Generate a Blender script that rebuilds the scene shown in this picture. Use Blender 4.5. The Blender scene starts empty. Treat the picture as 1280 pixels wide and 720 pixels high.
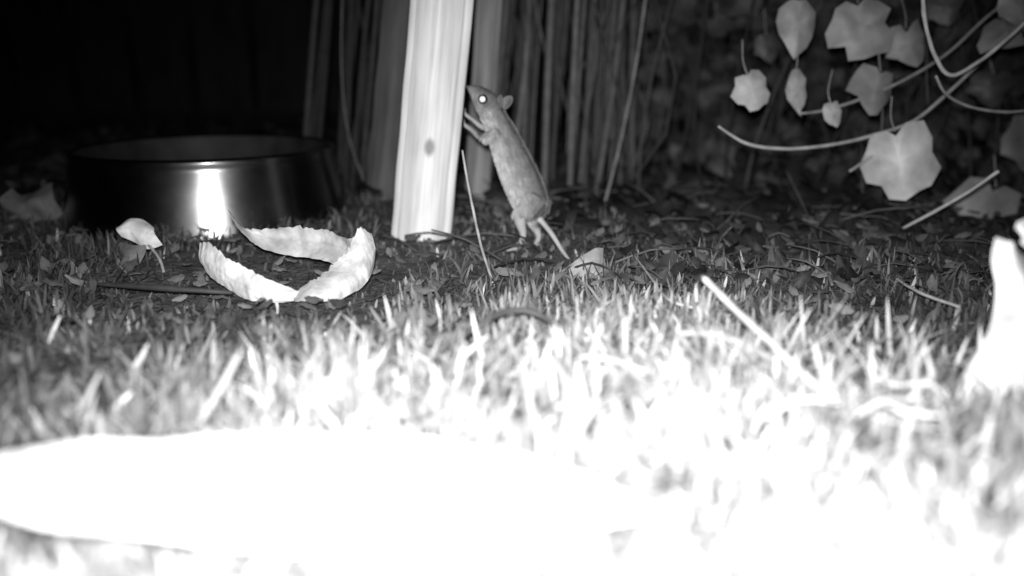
import bpy, bmesh, math, random, bisect
from mathutils import Vector, Matrix, noise, Quaternion
random.seed(7)
R=random.random
def U(a,b): return a+(b-a)*R()
scene=bpy.context.scene
scene.view_settings.view_transform='Standard'
scene.view_settings.look='None'
scene.view_settings.exposure=0
# ------------------------------------------------------------ survey frame
CAMH=0.16; F=1108.0; TH=math.atan(300/F); CT=math.cos(TH); ST=math.sin(TH)
def at(u,v,y):
    a=(u-640)/F; b=-(v-360)/F
    dy=CT+b*ST; dz=-ST+b*CT
    t=y/dy
    return Vector((a*t,y,CAMH+dz*t))
def lay(u,v,h=.02):
    """point at height h above flat ground"""
    a=(u-640)/F; b=-(v-360)/F
    dy=CT+b*ST; dz=-ST+b*CT
    t=(h-CAMH)/dz
    return Vector((a*t,dy*t,h))
def gz(x,y):
    f=1.0/(1.0+max(0,(abs(x)+abs(y)-2))*0.5)
    n=noise.noise(Vector((x*7,y*7,0.3)))*0.006+noise.noise(Vector((x*28,y*28,1.3)))*0.003
    m=0.010*math.exp(-((x-0.04)/0.17)**2-((y-0.45)/0.08)**2)+.012*math.exp(-((x-0.03)/0.22)**2-((y-0.30)/0.09)**2)
    flat=1-0.8*math.exp(-((x-0.0)/0.15)**2-((y-0.74)/0.07)**2)
    return (n*f)*flat+m
# ------------------------------------------------------------ materials
def newmat(name):
    m=bpy.data.materials.new(name); m.use_nodes=True
    nt=m.node_tree; nt.nodes.clear()
    return m,nt
def mat(name,lo,hi,scale=30,rough=0.7,transl=0.0,bump=0.3,tone=True,metal=0,stretch=(1,1,1),spec=0.3,detail=6,bscale=None,bdist=0.001):
    m,nt=newmat(name); N=nt.nodes; L=nt.links
    out=N.new('ShaderNodeOutputMaterial'); p=N.new('ShaderNodeBsdfPrincipled')
    tc=N.new('ShaderNodeTexCoord'); mp=N.new('ShaderNodeMapping'); mp.inputs['Scale'].default_value=stretch
    L.new(tc.outputs['Object'],mp.inputs['Vector'])
    nz=N.new('ShaderNodeTexNoise'); nz.inputs['Scale'].default_value=scale; nz.inputs['Detail'].default_value=detail
    L.new(mp.outputs[0],nz.inputs['Vector'])
    mr=N.new('ShaderNodeMapRange'); mr.inputs['From Min'].default_value=.3; mr.inputs['From Max'].default_value=.7
    mr.inputs['To Min'].default_value=lo; mr.inputs['To Max'].default_value=hi
    L.new(nz.outputs[0],mr.inputs['Value'])
    col=mr.outputs[0]
    if tone:
        at_=N.new('ShaderNodeAttribute'); at_.attribute_name='tone'
        mu=N.new('ShaderNodeMath'); mu.operation='MULTIPLY'
        L.new(col,mu.inputs[0]); L.new(at_.outputs['Fac'],mu.inputs[1]); col=mu.outputs[0]
    L.new(col,p.inputs['Base Color'])
    p.inputs['Roughness'].default_value=rough; p.inputs['Metallic'].default_value=metal
    p.inputs['Specular IOR Level'].default_value=spec
    if bump>0:
        nb=N.new('ShaderNodeTexNoise'); nb.inputs['Scale'].default_value=bscale or scale*3; nb.inputs['Detail'].default_value=4
        L.new(mp.outputs[0],nb.inputs['Vector'])
        bp=N.new('ShaderNodeBump'); bp.inputs['Strength'].default_value=bump; bp.inputs['Distance'].default_value=bdist
        L.new(nb.outputs[0],bp.inputs['Height']); L.new(bp.outputs[0],p.inputs['Normal'])
    if transl>0:
        tr=N.new('ShaderNodeBsdfTranslucent'); L.new(col,tr.inputs['Color'])
        mx=N.new('ShaderNodeMixShader'); mx.inputs[0].default_value=transl
        L.new(p.outputs[0],mx.inputs[1]); L.new(tr.outputs[0],mx.inputs[2]); L.new(mx.outputs[0],out.inputs[0])
    else: L.new(p.outputs[0],out.inputs[0])
    return m
M_soil=mat('soil',.03,.13,60,.95,bump=.8,tone=False,bdist=.004)
M_grass=mat('grass_blade',.85,1.0,40,.4,transl=.2,bump=0,spec=.5,detail=1)
M_dry=mat('dry_leaf',.45,.85,90,.65,transl=.15,bump=.6,bdist=.0015)
M_ivy=mat('ivy_leaf',.65,1.0,60,.5,transl=.08,bump=.35,spec=.4)
M_dark=mat('dark_foliage',.4,1.0,30,.6,bump=0,spec=.2,detail=2)
M_stem=mat('stem',.55,1.0,80,.7,bump=.4)
M_fur=mat('mouse_fur',.85,1.0,150,.75,bump=0,spec=.15)
M_skin=mat('mouse_skin',.85,1.0,300,.6,bump=.3,bdist=.0003)
# ------------------------------------------------------------ builder
class B:
    def __init__(s): s.v=[];s.f=[];s.t=[]
    def add(s,vs,fs,tone=1.0):
        o=len(s.v); s.v+= [tuple(x) for x in vs]; s.f+=[tuple(i+o for i in f) for f in fs]
        s.t+= (tone if isinstance(tone,list) else [tone]*len(vs))
    def obj(s,name,m,parent=None,smooth=True):
        me=bpy.data.meshes.new(name); me.from_pydata(s.v,[],s.f); me.update()
        a=me.attributes.new('tone','FLOAT','POINT'); a.data.foreach_set('value',s.t)
        if smooth: me.polygons.foreach_set('use_smooth',[True]*len(me.polygons))
        me.materials.append(m)
        o=bpy.data.objects.new(name,me); scene.collection.objects.link(o)
        if parent: o.parent=parent
        return o
def empty(name):
    e=bpy.data.objects.new(name,None); e.empty_display_size=.02; scene.collection.objects.link(e); return e
def cr(pts,n):
    P=[Vector(p) for p in pts]; out=[]
    m=len(P)
    for i in range(m-1):
        p0=P[max(i-1,0)];p1=P[i];p2=P[i+1];p3=P[min(i+2,m-1)]
        for k in range(n):
            t=k/n
            out.append(0.5*((2*p1)+(p2-p0)*t+(2*p0-5*p1+4*p2-p3)*t*t+(3*p1-p0-3*p2+p3)*t**3))
    out.append(P[-1]); return out
def tube(b,pts,rad,n=4,sides=8,tone=1.0,wob=0,flat=None):
    C=cr(pts,n)
    if isinstance(rad,(int,float)): rad=[rad]*len(pts)
    Rr=[v.x for v in cr([(r,0,0) for r in rad],n)]
    vs=[];fs=[]
    ref=Vector((0,1,0.01))
    for i,c in enumerate(C):
        d=(C[min(i+1,len(C)-1)]-C[max(i-1,0)]).normalized()
        s=d.cross(ref)
        if s.length<1e-3: s=d.cross(Vector((1,0,0)))
        s.normalize(); t=s.cross(d)
        r=max(Rr[i],1e-5)
        for k in range(sides):
            a=2*math.pi*k/sides
            w=1+wob*noise.noise(Vector((c.x*300+k,c.y*300,c.z*300)))
            vs.append(c+(s*math.cos(a)+t*math.sin(a)*(flat or 1))*r*w)
    m=len(C)
    for i in range(m-1):
        for k in range(sides):
            k2=(k+1)%sides
            fs.append((i*sides+k,i*sides+k2,(i+1)*sides+k2,(i+1)*sides+k))
    vs.append(C[0]-(C[1]-C[0]).normalized()*Rr[0]*.5); vs.append(C[-1]+(C[-1]-C[-2]).normalized()*Rr[-1]*.5)
    for k in range(sides):
        fs.append(((k+1)%sides,k,m*sides)); fs.append(((m-1)*sides+k,(m-1)*sides+(k+1)%sides,m*sides+1))
    b.add(vs,fs,tone)
def strip(b,A,Bp,n=6,nv=8,bulge=Vector((0,-.004,0)),tone=1.0,nz=.0012,nf=60,wr=0,rag=0):
    A=cr(A,n);Bp=cr(Bp,n); m=min(len(A),len(Bp)); vs=[];fs=[];ts=[]
    for i in range(m):
        rg=rag*noise.noise(Vector((i*.7,nf,1)))
        for j in range(nv+1):
            s=j/nv
            p=A[i].lerp(Bp[i],s+rg*(1-s))+bulge*math.sin(math.pi*s)
            q=p*nf
            w=noise.noise(Vector((i*.35,s*1.6,nf)))+.4*noise.noise(Vector((i*.9,s*3,3)))
            p=p+Vector((noise.noise(q),noise.noise(q+Vector((9,0,0))),noise.noise(q+Vector((0,9,0)))))*nz+Vector((0,1,.2))*wr*w
            vs.append(p); 
            vein=1-.15*math.exp(-((s-.5)/.05)**2)
            ts.append(tone*vein*(1+.35*noise.noise(q*1.5)))
    for i in range(m-1):
        for j in range(nv):
            w=nv+1; fs.append((i*w+j,i*w+j+1,(i+1)*w+j+1,(i+1)*w+j))
    b.add(vs,fs,ts)
IVY=[(0,.30),(.14,.46),(.32,.47),(.42,.28),(.52,.12),(.47,-.06),(.33,-.20),(.22,-.42),(.02,-.54),(-.18,-.40),(-.30,-.22),(-.50,-.12),(-.47,.10),(-.42,.28),(-.34,.46),(-.13,.45)]
IVY2=[(0,.34),(.16,.50),(.36,.44),(.48,.24),(.42,.05),(.50,-.16),(.38,-.38),(.20,-.40),(.02,-.52),(-.18,-.45),(-.26,-.28),(-.46,-.22),(-.50,.02),(-.40,.22),(-.30,.40),(-.12,.44)]
HEART=[(0,.38),(.14,.47),(.30,.43),(.42,.28),(.46,.05),(.40,-.18),(.27,-.36),(.10,-.50),(0,-.58),(-.11,-.48),(-.25,-.38),(-.39,-.18),(-.44,.06),(-.41,.28),(-.30,.43),(-.14,.47)]
OVAL=[(0,.5),(.1,.46),(.2,.36),(.27,.2),(.3,.02),(.25,-.18),(.16,-.36),(.06,-.5),(0,-.58),(-.07,-.5),(-.17,-.36),(-.26,-.18),(-.3,.02),(-.27,.2),(-.19,.36),(-.1,.46)]
def leaf(b,c,X,Y,w,h,shape=IVY,cup=.15,tone=1.0,rings=3,jit=.06,veins=True):
    Z=X.cross(Y).normalized(); n=len(shape); vs=[c+Z*0]; fs=[]; ts=[tone*1.15]
    ph=U(0,9); c1=U(.5,1.4)*cup; c2=U(-.8,.8)*cup
    J=[1+U(-jit,jit) for _ in shape]
    for r in range(1,rings+1):
        k=r/rings
        for i,(a,d) in enumerate(shape):
            x=a*k*J[i]; y=d*k*J[i]
            z=-c1*(x*x)*2-c2*(y*y)*1.5+.04*math.sin(i*2.4+ph)*k*k + .05*noise.noise(Vector((x*5+ph,y*5,0)))
            vs.append(c+X*(x*w)+Y*(y*h)+Z*(z*w)); ts.append(tone*(1-.12*k+ (.14 if i in(0,3,8,13) else 0)+.3*noise.noise(Vector((x*4+ph,y*4,3)))))
    for i in range(n):
        fs.append((0,1+i,1+(i+1)%n))
        for r in range(rings-1):
            o=1+r*n; o2=o+n
            fs.append((o+i,o2+i,o2+(i+1)%n,o+(i+1)%n))
    b.add(vs,fs,ts)
def randframe(nrm,roll=None):
    nrm=nrm.normalized(); up=Vector((0,0,1))
    X=up.cross(nrm)
    if X.length<.05: X=Vector((1,0,0))
    X.normalize(); Y=nrm.cross(X)
    a=roll if roll is not None else U(0,6.28)
    return X*math.cos(a)+Y*math.sin(a), Y*math.cos(a)-X*math.sin(a)
# ------------------------------------------------------------ ground
def build_ground():
    n=260; vs=[];fs=[]
    def mp(t): return math.copysign((math.exp(abs(t)*5.2)-1)/(math.exp(5.2)-1)*60,t)
    for j in range(n+1):
        for i in range(n+1):
            x=mp(-1+2*i/n); y=0.5+mp(-1+2*j/n)
            vs.append((x,y,gz(x,y)))
    for j in range(n):
        for i in range(n):
            a=j*(n+1)+i; fs.append((a,a+1,a+n+2,a+n+1))
    b=B(); b.add(vs,fs,1.0); b.obj('ground',M_soil)
build_ground()
# ------------------------------------------------------------ grass
def blade(b,p,L,w,az,lean,curl,tone,seg=4,tw=0):
    d=Vector((math.cos(az),math.sin(az),0)); s=Vector((-math.sin(az+tw),math.cos(az+tw),0))
    vs=[];fs=[];c=Vector(p); ang=lean
    for i in range(seg+1):
        k=i/seg; ww=w*(1-.85*k**2.6)*.5*(.7+.6*min(k*2,1)*.5)
        if i==seg: vs.append(c)
        else: vs.append(c-s*ww); vs.append(c+s*ww)
        ang+=curl/seg
        c=c+(d*math.sin(ang)+Vector((0,0,1))*math.cos(ang))*(L/seg)
    for i in range(seg-1): fs.append((2*i,2*i+1,2*i+3,2*i+2))
    fs.append((2*seg-2,2*seg-1,2*seg))
    ts=[]
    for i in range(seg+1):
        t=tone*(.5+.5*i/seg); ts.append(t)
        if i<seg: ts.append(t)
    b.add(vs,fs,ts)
def grass():
    b=B(); cnt=0
    while cnt<36000:
        y=.10+ .95*R()**1.05; hw=.62*y+.14; x=U(-hw,hw)
        n1=noise.noise(Vector((x*9,y*9,4.2)))
        n2=noise.noise(Vector((x*30,y*30,8.2)))
        dens=.8+n1*.6+n2*.6
        if y>.78: dens*=max(.04,1-(y-.78)*6)
        if x>.1 and y>.60: dens*=max(.05,1-(y-.60)*7)
        if R()>dens: continue
        cnt+=1
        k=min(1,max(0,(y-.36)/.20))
        side=max(0,abs(x-.03)-.085)*5.5          # lamp's beam painted into blade tone: pale near middle, darker sides and back
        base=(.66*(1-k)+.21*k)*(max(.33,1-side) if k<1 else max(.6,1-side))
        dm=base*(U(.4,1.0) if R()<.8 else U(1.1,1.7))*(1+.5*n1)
        L=U(.012,.030)*(1+.5*n2)*(1-.35*k)
        if y<.3: L*=.8
        if .64<y<.85 and abs(x+.02)<.10: L*=.5
        if .46<y<.70 and -.26<x<-.07: L*=.5
        if abs(x-.17)<.06 and .36<y<.6: L*=.7
        if .33<y<.38 and .18<x<.3: L*=.7
        w=U(.0014,.0034)*(1-.15*k)
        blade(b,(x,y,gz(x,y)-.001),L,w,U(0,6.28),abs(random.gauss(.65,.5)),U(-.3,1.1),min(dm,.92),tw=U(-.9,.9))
    for _ in range(1200):
        y=U(.2,.95); hw=.62*y+.1; x=U(-hw,hw)
        X,Y=randframe(Vector((U(-.6,.6),U(-.9,.2),1)))
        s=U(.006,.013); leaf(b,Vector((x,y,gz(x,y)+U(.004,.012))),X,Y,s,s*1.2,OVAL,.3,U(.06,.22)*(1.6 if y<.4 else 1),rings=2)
    b.obj('grass',M_grass)
grass()
# ------------------------------------------------------------ wooden posts
def wood(name,lo,hi,knot=None):
    m,nt=newmat(name);N=nt.nodes;L=nt.links
    out=N.new('ShaderNodeOutputMaterial');p=N.new('ShaderNodeBsdfPrincipled');L.new(p.outputs[0],out.inputs[0])
    tc=N.new('ShaderNodeTexCoord')
    mp=N.new('ShaderNodeMapping');mp.inputs['Scale'].default_value=(1,1,.03);L.new(tc.outputs['Object'],mp.inputs[0])
    n1=N.new('ShaderNodeTexNoise');n1.inputs['Scale'].default_value=300;n1.inputs['Detail'].default_value=5;n1.inputs['Distortion'].default_value=.2;L.new(mp.outputs[0],n1.inputs['Vector'])
    mp2=N.new('ShaderNodeMapping');mp2.inputs['Scale'].default_value=(1,1,.3);L.new(tc.outputs['Object'],mp2.inputs[0])
    n2=N.new('ShaderNodeTexNoise');n2.inputs['Scale'].default_value=40;n2.inputs['Detail'].default_value=5;L.new(mp2.outputs[0],n2.inputs['Vector'])
    mi=N.new('ShaderNodeMath');mi.operation='ADD';L.new(n1.outputs[0],mi.inputs[0]);L.new(n2.outputs[0],mi.inputs[1])
    mr=N.new('ShaderNodeMapRange');mr.inputs['From Min'].default_value=.72;mr.inputs['From Max'].default_value=1.12
    mr.inputs['To Min'].default_value=lo;mr.inputs['To Max'].default_value=hi;L.new(mi.outputs[0],mr.inputs[0])
    col=mr.outputs[0]
    mp3=N.new('ShaderNodeMapping');mp3.inputs['Scale'].default_value=(1,1,.03);L.new(tc.outputs['Object'],mp3.inputs[0])
    n3=N.new('ShaderNodeTexNoise');n3.inputs['Scale'].default_value=170;n3.inputs['Detail'].default_value=2;L.new(mp3.outputs[0],n3.inputs['Vector'])
    cr_=N.new('ShaderNodeMapRange');cr_.inputs['From Min'].default_value=.26;cr_.inputs['From Max'].default_value=.34;cr_.inputs['To Min'].default_value=.55;cr_.inputs['To Max'].default_value=1;L.new(n3.outputs[0],cr_.inputs[0])
    mu=N.new('ShaderNodeMath');mu.operation='MULTIPLY';L.new(col,mu.inputs[0]);L.new(cr_.outputs[0],mu.inputs[1]);col=mu.outputs[0]
    if knot:
        for (kx,kz,kr) in knot:
            mk=N.new('ShaderNodeMapping');mk.vector_type='POINT';mk.inputs['Location'].default_value=(-kx,0,-kz*.6);mk.inputs['Scale'].default_value=(1,0,.6)
            L.new(tc.outputs['Object'],mk.inputs[0])
            ln=N.new('ShaderNodeVectorMath');ln.operation='LENGTH';L.new(mk.outputs[0],ln.inputs[0])
            k=N.new('ShaderNodeMapRange');k.interpolation_type='SMOOTHSTEP';k.inputs['From Min'].default_value=kr*.35;k.inputs['From Max'].default_value=kr;k.inputs['To Min'].default_value=.40;k.inputs['To Max'].default_value=1;L.new(ln.outputs['Value'],k.inputs[0])
            mu=N.new('ShaderNodeMath');mu.operation='MULTIPLY';L.new(col,mu.inputs[0]);L.new(k.outputs[0],mu.inputs[1]);col=mu.outputs[0]
    L.new(col,p.inputs['Base Color']);p.inputs['Roughness'].default_value=.75;p.inputs['Specular IOR Level'].default_value=.2
    bp=N.new('ShaderNodeBump');bp.inputs['Strength'].default_value=.4;bp.inputs['Distance'].default_value=.001;L.new(col,bp.inputs['Height']);L.new(bp.outputs[0],p.inputs['Normal'])
    return m
def post(name,base,top,w,dp,m,length=.55,bev=.004,bow=.0004):
    ax=(top-base).normalized(); yy=Vector((0,1,0)); xx=yy.cross(ax).normalized(); yy=ax.cross(xx)
    bm=bmesh.new(); bmesh.ops.create_cube(bm,size=1)
    bmesh.ops.subdivide_edges(bm,edges=[e for e in bm.edges if abs(e.verts[0].co.z-e.verts[1].co.z)>.5],cuts=40)
    for v in bm.verts:
        z=v.co.z+.5
        v.co=Vector((v.co.x*w,v.co.y*dp,z*length-.03))
    ed=[e for e in bm.edges if abs(e.verts[0].co.x-e.verts[1].co.x)<1e-6 and abs(e.verts[0].co.y-e.verts[1].co.y)<1e-6]
    bmesh.ops.bevel(bm,geom=ed,offset=bev,segments=3,affect='EDGES')
    for v in bm.verts:
        s=v.co.z*25
        v.co.x+=bow*noise.noise(Vector((s,v.co.x*20,base.x*9)))*2; v.co.y+=bow*noise.noise(Vector((s,v.co.x*40,5)))
    me=bpy.data.meshes.new(name);bm.to_mesh(me);bm.free();me.materials.append(m)
    for p in me.polygons:p.use_smooth=True
    o=bpy.data.objects.new(name,me);scene.collection.objects.link(o)
    o.matrix_world=Matrix.Translation(base)@Matrix((xx,yy,ax)).transposed().to_4x4()
    return o
pb=at(527,298,.768);pt=at(554,0,.768)
post('wooden_post',pb,pt,.0505,.045,wood('pale_wood',.46,.68,[(.0015,.083,.0062)]),bev=.007)
post('wooden_post',at(595,256,.97),at(612,0,.97),.026,.024,wood('grey_wood',.14,.26))
post('wooden_post',at(476,262,.95),at(502,0,.95),.034,.024,wood('dark_wood',.05,.09))
# ------------------------------------------------------------ steel bowl
def bowl():
    m,nt=newmat('steel');N=nt.nodes;L=nt.links
    out=N.new('ShaderNodeOutputMaterial');p=N.new('ShaderNodeBsdfPrincipled');L.new(p.outputs[0],out.inputs[0])
    p.inputs['Metallic'].default_value=1
    tc=N.new('ShaderNodeTexCoord');mp=N.new('ShaderNodeMapping');mp.inputs['Scale'].default_value=(1,1,1);L.new(tc.outputs['Object'],mp.inputs[0])
    nz=N.new('ShaderNodeTexNoise');nz.inputs['Scale'].default_value=30;nz.inputs['Detail'].default_value=6;L.new(mp.outputs[0],nz.inputs[0])
    mr=N.new('ShaderNodeMapRange');mr.inputs['To Min'].default_value=.20;mr.inputs['To Max'].default_value=.32;L.new(nz.outputs[0],mr.inputs[0]);L.new(mr.outputs[0],p.inputs['Roughness'])
    mr2=N.new('ShaderNodeMapRange');mr2.inputs['To Min'].default_value=.08;mr2.inputs['To Max'].default_value=.22;L.new(nz.outputs[0],mr2.inputs[0]);L.new(mr2.outputs[0],p.inputs['Base Color'])
    cy=.875; c=at(268,300,cy); cx=c.x
    prof=[(.1350,.000),(.1340,.006),(.1312,.02),(.1273,.04),(.1236,.058),(.1228,.062),(.1238,.0655),(.1230,.0680),(.1205,.069),(.1175,.067)]
    inner=[(.1175,.067),(.116,.06),(.111,.035),(.101,.015),(.085,.007),(.05,.005),(.001,.005)]
    root=empty('metal_bowl')
    def lathe(prof,name,mm):
        S=128;vs=[];fs=[]
        for r,z in prof:
            for k in range(S):
                a=2*math.pi*k/S; vs.append((r*math.cos(a),r*math.sin(a),z))
        for i in range(len(prof)-1):
            for k in range(S):
                k2=(k+1)%S; fs.append((i*S+k,i*S+k2,(i+1)*S+k2,(i+1)*S+k))
        b=B();b.add(vs,fs,1.0);b.obj(name,mm,root)
    lathe(prof,'outer_wall',m)
    lathe(inner,'inner_wall',mat('painted_dark_steel',.006,.02,40,.6,tone=False,spec=.2))  # interior's dark reflections painted in as a near-black colour
    root.location=(cx,cy,-.001)
bowl()
# ------------------------------------------------------------ curled dry leaf
def curled():
    b=B(); S=.925
    def a2(u,v,y): return at(u,v,y*S)
    T=.92
    strip(b,[a2(249,303,.625),a2(262,304,.612),(a2(285,322,.600)),a2(312,338,.590),a2(345,352,.582),a2(378,366,.58)],
            [a2(254,334,.620),a2(268,351,.605),a2(290,364,.592),a2(318,375,.582),a2(348,379,.576),a2(380,373,.578)],bulge=Vector((0,-.004,-.001)),tone=T,nz=.0015,n=10,nv=12,wr=.0015,rag=.12)
    strip(b,[a2(366,369,.58),a2(388,352,.588),a2(412,334,.60),a2(434,312,.612),a2(448,286,.618),a2(463,294,.625)],
            [a2(370,374,.572),a2(398,378,.574),a2(428,374,.582),a2(450,362,.596),a2(463,343,.612),a2(467,318,.625)],bulge=Vector((.002,-.006,0)),tone=T*.85,nz=.0018,n=10,nv=12,wr=.0015,rag=.15)
    strip(b,[a2(284,262,.655),a2(300,282,.66),a2(330,287,.667),a2(370,284,.67),a2(405,287,.665),a2(432,298,.655),a2(458,300,.64)],
            [a2(287,272,.655),a2(310,298,.655),a2(335,312,.66),a2(372,320,.662),a2(400,325,.655),a2(430,335,.642),a2(462,330,.628)],bulge=Vector((0,.005,0)),tone=T*.7,nz=.002,n=10,nv=12,wr=.0018,rag=.15)
    tube(b,[a2(345,375,.578),a2(347,388,.574),a2(344,400,.570)],[.0012,.001,.0008],tone=.7)
    b.obj('curled_dry_leaf',M_dry)
curled()
# ------------------------------------------------------------ other fallen leaves
def fallen():
    def S(p,k=.93): return [at(u,v,y*k) for u,v,y in p]
    b=B()
    strip(b,S([(148,284,.70),(160,273,.70),(178,274,.70),(192,284,.695)]),S([(152,296,.69),(170,304,.69),(185,312,.685),(203,306,.685)]),bulge=Vector((0,-.006,.003)),tone=1.0)
    b.obj('small_dry_leaf',M_dry)
    b=B()
    strip(b,S([(148,302,.69),(148,310,.685),(152,326,.68)]),S([(182,306,.685),(182,316,.68),(176,332,.675)]),tone=.22,nz=.003)
    tube(b,S([(186,306,.685),(200,325,.675),(206,346,.665)]),.0011,tone=.4)
    b.obj('small_dry_leaf',M_dry)
    b=B()
    strip(b,S([(14,238,.86),(28,248,.86),(45,238,.86),(66,230,.86)],.96),S([(12,268,.85),(34,278,.85),(55,276,.85),(80,266,.85)],.96),bulge=Vector((0,-.012,.004)),tone=.20,nz=.004)
    b.obj('withered_leaf',M_dry)
    b=B()
    strip(b,S([(700,338,.66),(722,326,.66),(742,310,.66),(753,311,.665)],.96),S([(722,354,.65),(735,354,.65),(748,353,.65),(754,350,.655)],.96),bulge=Vector((0,-.004,.0)),tone=.42,nz=.002)
    b.obj('withered_leaf',M_dry)
    b=B()
    strip(b,[at(1243,296,.40),at(1236,325,.395),at(1243,365,.39),at(1236,405,.385),at(1214,445,.38),at(1198,485,.372),at(1192,515,.368)],
            [at(1262,294,.41),at(1290,325,.41),at(1320,365,.41),at(1345,405,.405),at(1350,445,.40),at(1345,485,.395),at(1335,516,.385)],n=6,nv=14,bulge=Vector((-.002,-.012,0)),tone=1.0,nz=.0025,nf=35,wr=.001)
    strip(b,[at(1270,286,.405),at(1274,278,.405),at(1290,272,.41)],[at(1275,302,.405),at(1286,310,.405),at(1310,310,.41)],tone=1.0)
    b.obj('standing_dry_leaf',M_dry)
    b=B()
    strip(b,[at(-90,600,.225),at(0,563,.235),at(110,553,.24),at(250,546,.24),at(400,545,.24),at(540,556,.24),at(680,580,.24),at(830,640,.235)],
            [at(-90,612,.22),at(0,640,.215),at(110,662,.21),at(250,680,.208),at(400,690,.207),at(520,682,.21),at(660,670,.215),at(835,648,.233)],n=6,nv=14,bulge=Vector((0,0,.002)),tone=1.15,nz=.0022,nf=40)
    b.obj('broad_pale_leaf',M_dry)
    b=B()
    strip(b,[at(940,760,.20),at(965,690,.215),at(985,640,.225),at(1003,628,.23)],[at(1060,770,.2),at(1045,720,.21),at(1030,675,.22),at(1012,632,.23)],bulge=Vector((0,-.003,.003)),tone=.8)
    b.obj('small_dry_leaf',M_dry)
fallen()
# ------------------------------------------------------------ twigs, stems
def twigs():
    def tw(name,pts,r,tone,m=M_stem,wob=.25):
        b=B();tube(b,pts,r,n=6,sides=8,tone=tone,wob=wob);return b.obj(name,m)
    tw('pale_stick',[lay(879,347,.034),lay(920,388,.030),lay(965,430,.028),lay(1003,468,.026),lay(1042,498,.024)],[.0022,.0020,.0019,.0018,.0016],.85)
    tw('pale_stick',[lay(850,417,.025),lay(890,418,.026),lay(935,433,.026),lay(975,458,.024),lay(1008,500,.02)],[.0015,.0020,.0021,.0018,.0013],.36)
    tw('pale_stick',[lay(724,446,.026),lay(765,450,.028),lay(808,466,.027)],[.0006,.0011,.0008],.6)
    tw('leaf_shadow_strip',[lay(540,450,.018),lay(585,415,.026),lay(630,390,.030),lay(670,392,.028),lay(712,418,.02)],[.0010,.0017,.002,.0017,.0010],.07)
    tw('leaf_shadow_strip',[lay(120,355,.012),lay(200,360,.016),lay(290,366,.012)],[.0012,.002,.0012],.05)  # leaf's shadow put in as a thin dark strip on the grass
    tw('grass_stalk',[at(578,188,.70),at(584,225,.69),at(592,265,.67),at(602,310,.64),at(617,356,.59)],[.0006,.0008,.001,.0010,.0010],.55)
    tw('bent_stem',[lay(792,318,.012),lay(812,345,.014),lay(835,374,.016),lay(872,386,.016)],[.0006,.0009,.0010,.0007],.5)
    tw('bent_stem',[lay(1120,348,.014),lay(1150,366,.014),lay(1200,384,.014)],[.001,.001,.0008],.4)
    tw('bent_stem',[lay(890,326,.01),at(900,300,.72),at(915,283,.74)],[.001,.001,.0006],.2)
    tw('bent_stem',[at(982,212,.90),at(1010,270,.80),lay(1040,356,.01)],[.0008,.001,.001],.15)
    b=B()
    cl=[[(1003,470),(1040,492),(1090,520),(1172,538)],[(1055,470),(1060,510),(1045,560)],[(1010,520),(1030,560),(1035,590)],[(1090,470),(1120,482),(1160,480),(1185,500)],[(1040,500),(1010,540),(985,575)],[(1100,500),(1130,515),(1175,520)],[(1185,512),(1194,490),(1206,470)],[(1000,470),(1003,500),(1020,545)],[(1070,520),(1110,500),(1150,505)],[(960,520),(1000,500),(1050,505)],[(1120,440),(1108,470),(1085,510)]]
    for c in cl:
        n=len(c); h=U(.020,.030)
        tube(b,[lay(u,v,h+U(-.003,.003)) for u,v in c],[.0011]*(n-1)+[.0005],tone=U(.45,.95),flat=.4)
    for _ in range(110):
        x=U(.11,.22);y=U(.33,.43);blade(b,(x,y,gz(x,y)+.004),U(.02,.036),U(.0016,.0028),U(0,6.28),U(.5,1.2),U(-.3,.6),U(.5,.95))
    b.obj('dry_grass_tuft',M_stem)
    b=B()
    for (u0,v0,u1,v1) in [(245,535,300,440),(90,530,125,465),(372,490,402,432),(670,490,690,425),(830,500,852,445),(640,470,668,430),(920,525,955,480),(385,520,398,455),(160,470,185,430),(700,600,745,500),(860,560,900,480),(560,470,610,420),(140,520,165,490),(60,430,75,395)]:
        y=lay(u0,v0,.012).y
        h=at(u1,v1,y); 
        tube(b,[at(u0,v0,y),at((u0+u1)/2-U(-3,6),(v0+v1)/2,y),at(u1,v1,y+.004)],[.0010,U(.0012,.0017),.0006],flat=.3,tone=U(.35,.65))
    b.obj('straw',M_stem)
twigs()
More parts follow.
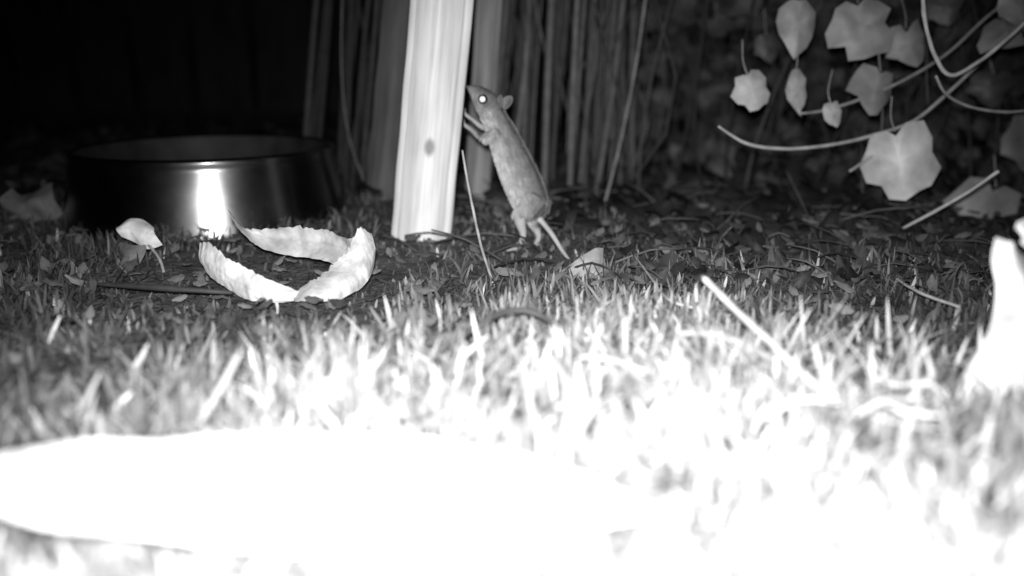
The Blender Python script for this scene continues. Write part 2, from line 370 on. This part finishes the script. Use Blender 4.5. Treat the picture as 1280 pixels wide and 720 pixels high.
# ------------------------------------------------------------ hanging ivy
def ivy():
    root=empty('ivy_plant')
    s=B()
    def st(c,r,y0=.8,y1=.8,tone=.42):
        n=len(c); pts=[at(u,v,y0+(y1-y0)*i/(n-1)) for i,(u,v) in enumerate(c)]
        tube(s,pts,[r*.8]*(n-1)+[r*.5],n=5,tone=tone*.85,wob=.3)
    st([(1290,20),(1232,72),(1175,125),(1140,152),(1095,168),(1045,180),(985,186),(935,180),(898,158)],.0019,.84,.76,.5)
    st([(1300,-30),(1235,20),(1185,66),(1130,100),(1075,124),(1030,138),(998,142)],.0017,.86,.80,.42)
    st([(1153,-20),(1156,25),(1168,68),(1188,94),(1222,78),(1262,46),(1300,10)],.0021,.74,.78,.75)
    st([(1170,95),(1183,118),(1215,134),(1258,140),(1300,136)],.0014,.76,.80,.5)
    st([(1248,214),(1210,240),(1165,266),(1108,296)],.0018,.72,.76,.6)
    st([(1062,214),(1100,190),(1150,168)],.0016,.79,.80,.42)
    st([(1075,300),(1078,250),(1077,180)],.0009,.9,.9,.12)
    st([(1102,168),(1103,120),(1098,60),(1090,-10)],.0008,.85,.85,.2)
    st([(1160,130),(1158,80),(1160,20)],.0008,.88,.88,.15)
    lv=B()
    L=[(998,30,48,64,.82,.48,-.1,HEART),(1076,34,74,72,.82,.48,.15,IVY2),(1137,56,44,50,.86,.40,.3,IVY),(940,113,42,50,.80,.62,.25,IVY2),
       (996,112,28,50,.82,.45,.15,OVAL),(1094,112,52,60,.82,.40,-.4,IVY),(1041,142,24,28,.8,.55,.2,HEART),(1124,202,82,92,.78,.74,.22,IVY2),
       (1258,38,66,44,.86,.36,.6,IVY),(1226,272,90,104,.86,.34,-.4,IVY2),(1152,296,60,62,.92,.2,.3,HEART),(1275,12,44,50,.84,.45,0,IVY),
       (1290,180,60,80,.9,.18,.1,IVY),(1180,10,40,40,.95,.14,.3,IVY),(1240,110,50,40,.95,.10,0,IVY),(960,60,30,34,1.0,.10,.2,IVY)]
    for (u,v,w,h,y,tn,roll,sh) in L:
        c=at(u,v,y); px=(y/.98)/F
        nrm=(Vector((U(-.4,.3),-1,U(-.1,.4)))).normalized()
        X,Y=randframe(nrm,roll)
        k=1.5 if sh is OVAL else 1.08
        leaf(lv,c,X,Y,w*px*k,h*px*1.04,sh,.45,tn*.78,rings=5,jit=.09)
        top=c+Y*h*px*.4
        tube(s,[top,top+Vector((U(-.004,.004),.004,.012)),top+Vector((U(-.008,.008),.01,.03))],.0006,tone=.3)
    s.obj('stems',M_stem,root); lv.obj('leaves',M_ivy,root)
ivy()
# ------------------------------------------------------------ background ivy bank
def bank():
    b=B()
    for _ in range(5600):
        x=U(.12,1.7); z=R()**1.1*.62
        y=1.04+.25*noise.noise(Vector((x*4,z*6,2)))+.25*z+U(0,.3)-.10*x
        if x<.25: y+=(.25-x)*1.6
        nrm=Vector((U(-1.1,.9),-1,U(-.4,1.2)))
        X,Y=randframe(nrm,U(-1.5,1.5))
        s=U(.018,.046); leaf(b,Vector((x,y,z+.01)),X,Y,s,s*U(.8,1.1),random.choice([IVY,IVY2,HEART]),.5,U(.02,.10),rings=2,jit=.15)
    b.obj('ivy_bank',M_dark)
    b=B()
    for _ in range(120):
        x=U(.1,1.3);y=U(.98,1.3)
        tube(b,[Vector((x,y,0)),Vector((x+U(-.05,.05),y+U(-.05,.02),U(.1,.2))),Vector((x+U(-.15,.15),y+U(-.08,.05),U(.3,.5)))],[.002,.0015,.001],n=3,sides=5,tone=U(.02,.08))
    b.obj('ivy_bank_stems',M_stem)
bank()
def litter():
    b=B()
    for _ in range(2600):
        y=U(.76,1.9); x=U(-1.2,1.2)
        if y<.86 and x<.02: continue
        if (x+.30)**2+(y-.875)**2<.155**2: continue
        nrm=Vector((U(-.7,.7),U(-1.1,.4),1)); X,Y=randframe(nrm)
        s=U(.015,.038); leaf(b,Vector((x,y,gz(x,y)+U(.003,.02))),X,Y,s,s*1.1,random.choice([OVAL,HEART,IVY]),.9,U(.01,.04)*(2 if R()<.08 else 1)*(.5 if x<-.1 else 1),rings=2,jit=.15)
    for _ in range(450):
        y=U(.58,.80); x=U(.06,.5)
        nrm=Vector((U(-.7,.7),U(-1.1,.4),1)); X,Y=randframe(nrm)
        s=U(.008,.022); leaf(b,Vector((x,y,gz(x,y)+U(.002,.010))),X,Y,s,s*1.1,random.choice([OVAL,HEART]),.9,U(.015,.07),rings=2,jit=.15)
    for _ in range(170):
        x=U(-.1,.6);y=U(.60,1.0);a=U(0,6.28);l=U(.02,.07);z=gz(x,y)+.006
        p=Vector((x,y,z));d=Vector((math.cos(a),math.sin(a),U(-.05,.3)))
        tube(b,[p,p+d*l*.5+Vector((0,0,.004)),p+d*l],[.0010,.0008,.0005],n=2,sides=5,tone=U(.03,.16))
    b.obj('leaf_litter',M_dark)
litter()
# ------------------------------------------------------------ reed stems behind the post
def reeds():
    b=B()
    for i in range(82):
        u=U(628,800) if i<48 else (U(390,520) if i<66 else U(520,640))
        y=U(.98,1.30); base=at(u-U(6,26),262,y); base.z=-.005
        top=at(u,0,y); d=(top-base)*2.2
        r=U(.0014,.0048); tn=U(.04,.11) if u>625 else U(.02,.04)
        mid=base+d*.4+Vector((U(-.006,.006),0,0))
        tube(b,[base,mid,base+d],[r,r*.95,r*.6],n=4,sides=7,tone=tn)
        if R()<.4:
            q=base+d*U(.2,.6); tube(b,[q,q+Vector((U(-.015,.015),-.01,-.05)),q+Vector((U(-.03,.03),-.015,-.13))],[.001,.0028,.0006],n=4,sides=4,flat=.25,tone=tn*1.1)
    def one(pts,r,t): tube(b,pts,r,n=6,sides=6,tone=t)
    one([at(808,-10,.93),at(795,80,.93),at(775,180,.92),at(750,276,.90)],.0015,.24)
    one([at(428,-10,.95),at(427,90,.95),at(436,170,.95),at(455,226,.94)],.0012,.10)
    one([at(664,-10,.98),at(655,100,.98),at(640,210,.97)],.003,.14)
    one([at(722,-10,.98),at(716,120,.98),at(712,250,.97)],.0036,.14)
    one([at(690,-10,1.0),at(684,120,1.0),at(680,250,.98)],.0045,.13)
    one([at(780,-10,1.0),at(765,120,1.0),at(742,262,.98)],.004,.11)
    b.obj('reed_stems',M_stem)
reeds()
def fence():
    root=empty('wooden_fence'); m=wood('fence_wood',.006,.02)
    bm=bmesh.new()
    for i in range(34):
        x=-2.6+i*.155
        r=bmesh.ops.create_cube(bm,size=1)
        for v in r['verts']: v.co=Vector((x+v.co.x*.14,2.35+v.co.y*.018+(i%2)*.004,.72+v.co.z*1.5))
    for z in (.35,1.1):
        r=bmesh.ops.create_cube(bm,size=1)
        for v in r['verts']: v.co=Vector((v.co.x*5.3,2.39+v.co.y*.03,z+v.co.z*.08))
    me=bpy.data.meshes.new('boards');bm.to_mesh(me);bm.free();me.materials.append(m)
    o=bpy.data.objects.new('boards',me);scene.collection.objects.link(o);o.parent=root
fence()
# ------------------------------------------------------------ mouse
def mouse():
    root=empty('mouse'); px=.00067
    b=B(); Y0=.738
    sp=[(670,274,6),(667,265,16),(662,250,21.5),(653,228,22.5),(642,203,21),(633,181,18.5),(625,162,16),(619,149,14),(613,138,14.5),(608,129,15),(602,122,12.5),(596,116,9.3),(590.5,112,6.3),(586.5,109.5,3.6)]
    S=[at(u,v,Y0) for u,v,_ in sp]; RR=[r*px for *_,r in sp]
    tube(b,S,RR,n=6,sides=20)
    def leg(c,r,ys,n=5): tube(b,[at(u,v,y) for (u,v),y in zip(c,ys)],[x*px for x in r],n=n,sides=10)
    leg([(666,248),(658,262),(650,274),(654,294),(648,309),(640,312)],[18,14,8.5,4.2,3.8,3.0],[.732,.727,.723,.715,.708,.704])
    leg([(672,252),(671,266),(666,278),(673,294),(669,308),(661,310)],[15,13,7.5,4.2,3.6,3.0],[.744,.744,.742,.734,.728,.724])
    for (bx,by,yy) in [(640,312,.704),(661,310,.724)]:
        for k in (-1,0,1):
            tube(b,[at(bx+3,by-1,yy+.001*k),at(bx-3,by+.5,yy+.0025*k),at(bx-8,by+2,yy+.0035*k)],[2*px,1.5*px,.9*px],n=3,sides=6)
    leg([(622,165),(610,172),(600,172),(590,163),(582,157)],[9,6,3.8,2.8,2.6],[.731,.731,.736,.746,.752])
    leg([(620,158),(610,160),(601,158),(591,150),(583,144)],[8,5,3.4,2.4,2.3],[.748,.753,.757,.761,.765])
    for (bx,by,yy) in [(582,157,.752),(583,144,.765)]:
        for k in (-1,0,1,2):
            tube(b,[at(bx+1,by,yy),at(bx-1.5,by-2+k*1.5,yy),at(bx-1.5,by-6+k*2.6,yy-.001+.001*k)],[1.5*px,1.1*px,.8*px],n=3,sides=6)
    tube(b,[at(607,133,Y0-.004),at(599,125,Y0-.003)],[10.5*px,7.5*px],n=4,sides=12)
    tube(b,[at(607,133,Y0+.004),at(599,125,Y0+.003)],[10.5*px,7.5*px],n=4,sides=12)
    o=b.obj('tmp',M_fur)
    md=o.modifiers.new('r','REMESH');md.mode='VOXEL';md.voxel_size=.0007;md.use_smooth_shade=True
    md=o.modifiers.new('s','SMOOTH');md.factor=.5;md.iterations=4
    dg=bpy.context.evaluated_depsgraph_get()
    me=bpy.data.meshes.new_from_object(o.evaluated_get(dg));bpy.data.objects.remove(o)
    me.name='body'
    for a in [a for a in me.attributes if a.name=='tone']: me.attributes.remove(a)
    belly=Vector((-1,-.15,-.25)).normalized()
    Sf=cr(S,3); Rf=[v.x for v in cr([(r,0,0) for r in RR],3)]
    def near(p):
        bi=min(range(len(Sf)),key=lambda i:(Sf[i]-p).length_squared); return bi,(Sf[bi]-p).length/max(Rf[bi],1e-4)
    def tonef(p,n,bi):
        t=.225
        t*=1+.8*max(0,n.dot(belly))
        if bi>len(Sf)*.60: t*=.75
        return t*(1+.35*noise.noise(p*200))
    tv=[];info=[]
    for v in me.vertices:
        bi,dd=near(v.co); info.append((bi,dd))
        t=tonef(v.co,v.normal,bi)*.8
        if dd>1.9: t=.36
        tv.append(t)
    a=me.attributes.new('tone','FLOAT','POINT');a.data.foreach_set('value',tv)
    me.materials.clear();me.materials.append(M_fur)
    for p in me.polygons:p.use_smooth=True
    body=bpy.data.objects.new('body',me);scene.collection.objects.link(body);body.parent=root
    f=B(); polys=me.polygons; areas=[];tot=0
    for p in polys: tot+=p.area;areas.append(tot)
    for _ in range(30000):
        p=polys[min(bisect.bisect(areas,R()*tot),len(polys)-1)]
        c=p.center.copy(); n=p.normal; bi,dd=info[p.vertices[0]]
        if dd>1.7: continue
        flow=(Sf[max(bi-3,0)]-Sf[min(bi+3,len(Sf)-1)]).normalized()
        tg=(flow-n*flow.dot(n)); 
        if tg.length<.1: continue
        tg.normalize()
        d=(tg*.9+n*.36+Vector((U(-.2,.2),U(-.2,.2),U(-.2,.2)))).normalized()
        L=U(.0028,.0052)*(.45 if bi>len(Sf)*.62 else 1)
        if bi>len(Sf)*.85: L*=.5
        s=d.cross(n).normalized()*.00016
        t=tonef(c,n,bi)*U(.6,1.5)
        c=c+Vector((U(-1,1),U(-1,1),U(-1,1)))*.0003
        f.add([c-s,c+s,c+d*L*.6+s*.6-n*L*.02,c+d*L-n*L*.12],[(0,1,2),(0,2,3)],t)
    f.obj('fur',M_fur,root)
    def ear(c,nrm,up,w,h,tone):
        e=B();n=nrm.normalized();X=up.cross(n).normalized();Y=n.cross(X)
        vs=[c-n*.0015];ts=[tone*.5];fs=[];K=20
        for r in range(1,6):
            k=r/5
            for i in range(K):
                a=2*math.pi*i/K
                vs.append(c+X*math.cos(a)*w*k*(1-.15*math.sin(a))+Y*(math.sin(a)*h*k)+n*(.0028*(k*k)-.0015)); ts.append(tone*(.5+.5*k))
        for i in range(K):
            fs.append((0,1+i,1+(i+1)%K))
            for r in range(4):
                o_=1+r*K;fs.append((o_+i,o_+K+i,o_+K+(i+1)%K,o_+(i+1)%K))
        e.add(vs,fs,ts);ob=e.obj('ear',M_skin,root)
        sm=ob.modifiers.new('t','SOLIDIFY');sm.thickness=.0006
    ear(at(625,128,.731),Vector((-.85,-.5,.15)),Vector((.55,0,.8)),.0045,.0062,.16)
    ear(at(634,128,.744),Vector((-.6,-.8,.2)),Vector((.9,0,.5)),.0045,.0066,.19)
    def sph(name,c,r,m,sc=(1,1,1)):
        bm=bmesh.new();bmesh.ops.create_uvsphere(bm,u_segments=20,v_segments=12,radius=r);me=bpy.data.meshes.new(name);bm.to_mesh(me);bm.free()
        for p in me.polygons:p.use_smooth=True
        me.materials.append(m);ob=bpy.data.objects.new(name,me);scene.collection.objects.link(ob);ob.location=c;ob.scale=sc;ob.parent=root
    me_=mat('eye_black',.01,.02,50,.08,tone=False,bump=0,spec=1)
    mt=mat('painted_eye_shine',.95,1,50,.3,tone=False,bump=0,spec=1)  # white colour painted in for light reflected by the eye
    ec=at(603.5,124,Y0-.0105)
    sph('eye',ec,.0040,me_)
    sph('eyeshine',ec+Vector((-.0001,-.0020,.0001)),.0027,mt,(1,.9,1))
    sph('nose',at(585.5,109,Y0-.0005),.0014,mat('nose',.05,.08,50,.4,tone=False))
    t=B();tube(t,[at(670,270,.738),at(678,278,.732),at(690,293,.716),at(702,312,.698),(at(715,330,.672))],[.0036,.0023,.0020,.0016,.0010],n=8,sides=10,tone=.55)
    t.obj('tail',M_skin,root)
    w=B()
    for k in range(7):
        c=at(588+U(0,2),113+U(-1,3),Y0-.003); d=Vector((U(-.6,.6),-.5,U(-.6,.5)))
        tube(w,[c,c+d*.008,c+d*.016+Vector((0,0,-.002))],[.00012,.0001,.00004],n=2,sides=4,tone=.35)
    w.obj('whiskers',M_skin,root)
mouse()
# ------------------------------------------------------------ light, world, camera
w=bpy.data.worlds.new('World');scene.world=w;w.use_nodes=True
nt=w.node_tree;bg=nt.nodes['Background'];sk=nt.nodes.new('ShaderNodeTexSky');sk.sky_type='NISHITA';sk.sun_disc=False;sk.sun_elevation=math.radians(-6)
bw=nt.nodes.new('ShaderNodeRGBToBW');nt.links.new(sk.outputs[0],bw.inputs[0]);nt.links.new(bw.outputs[0],bg.inputs[0]);bg.inputs[1].default_value=.03
ld=bpy.data.lights.new('infrared_lamp','SPOT');ld.energy=37;ld.spot_size=math.radians(94);ld.spot_blend=1;ld.shadow_soft_size=.006
lo=bpy.data.objects.new('infrared_lamp',ld);scene.collection.objects.link(lo);lo.location=(-.004,0,.180)
tgt=lay(640,560,0);lo.rotation_euler=(tgt-lo.location).to_track_quat('-Z','Y').to_euler()
cd=bpy.data.cameras.new('camera');co=bpy.data.objects.new('camera',cd);scene.collection.objects.link(co)
cd.sensor_width=36;cd.lens=36*F/1280;cd.clip_start=.005;cd.clip_end=300
co.location=(0,0,CAMH);co.rotation_euler=(math.radians(90)-TH,0,0)
cd.dof.use_dof=True;cd.dof.focus_distance=.61;cd.dof.aperture_fstop=3.0
scene.camera=co
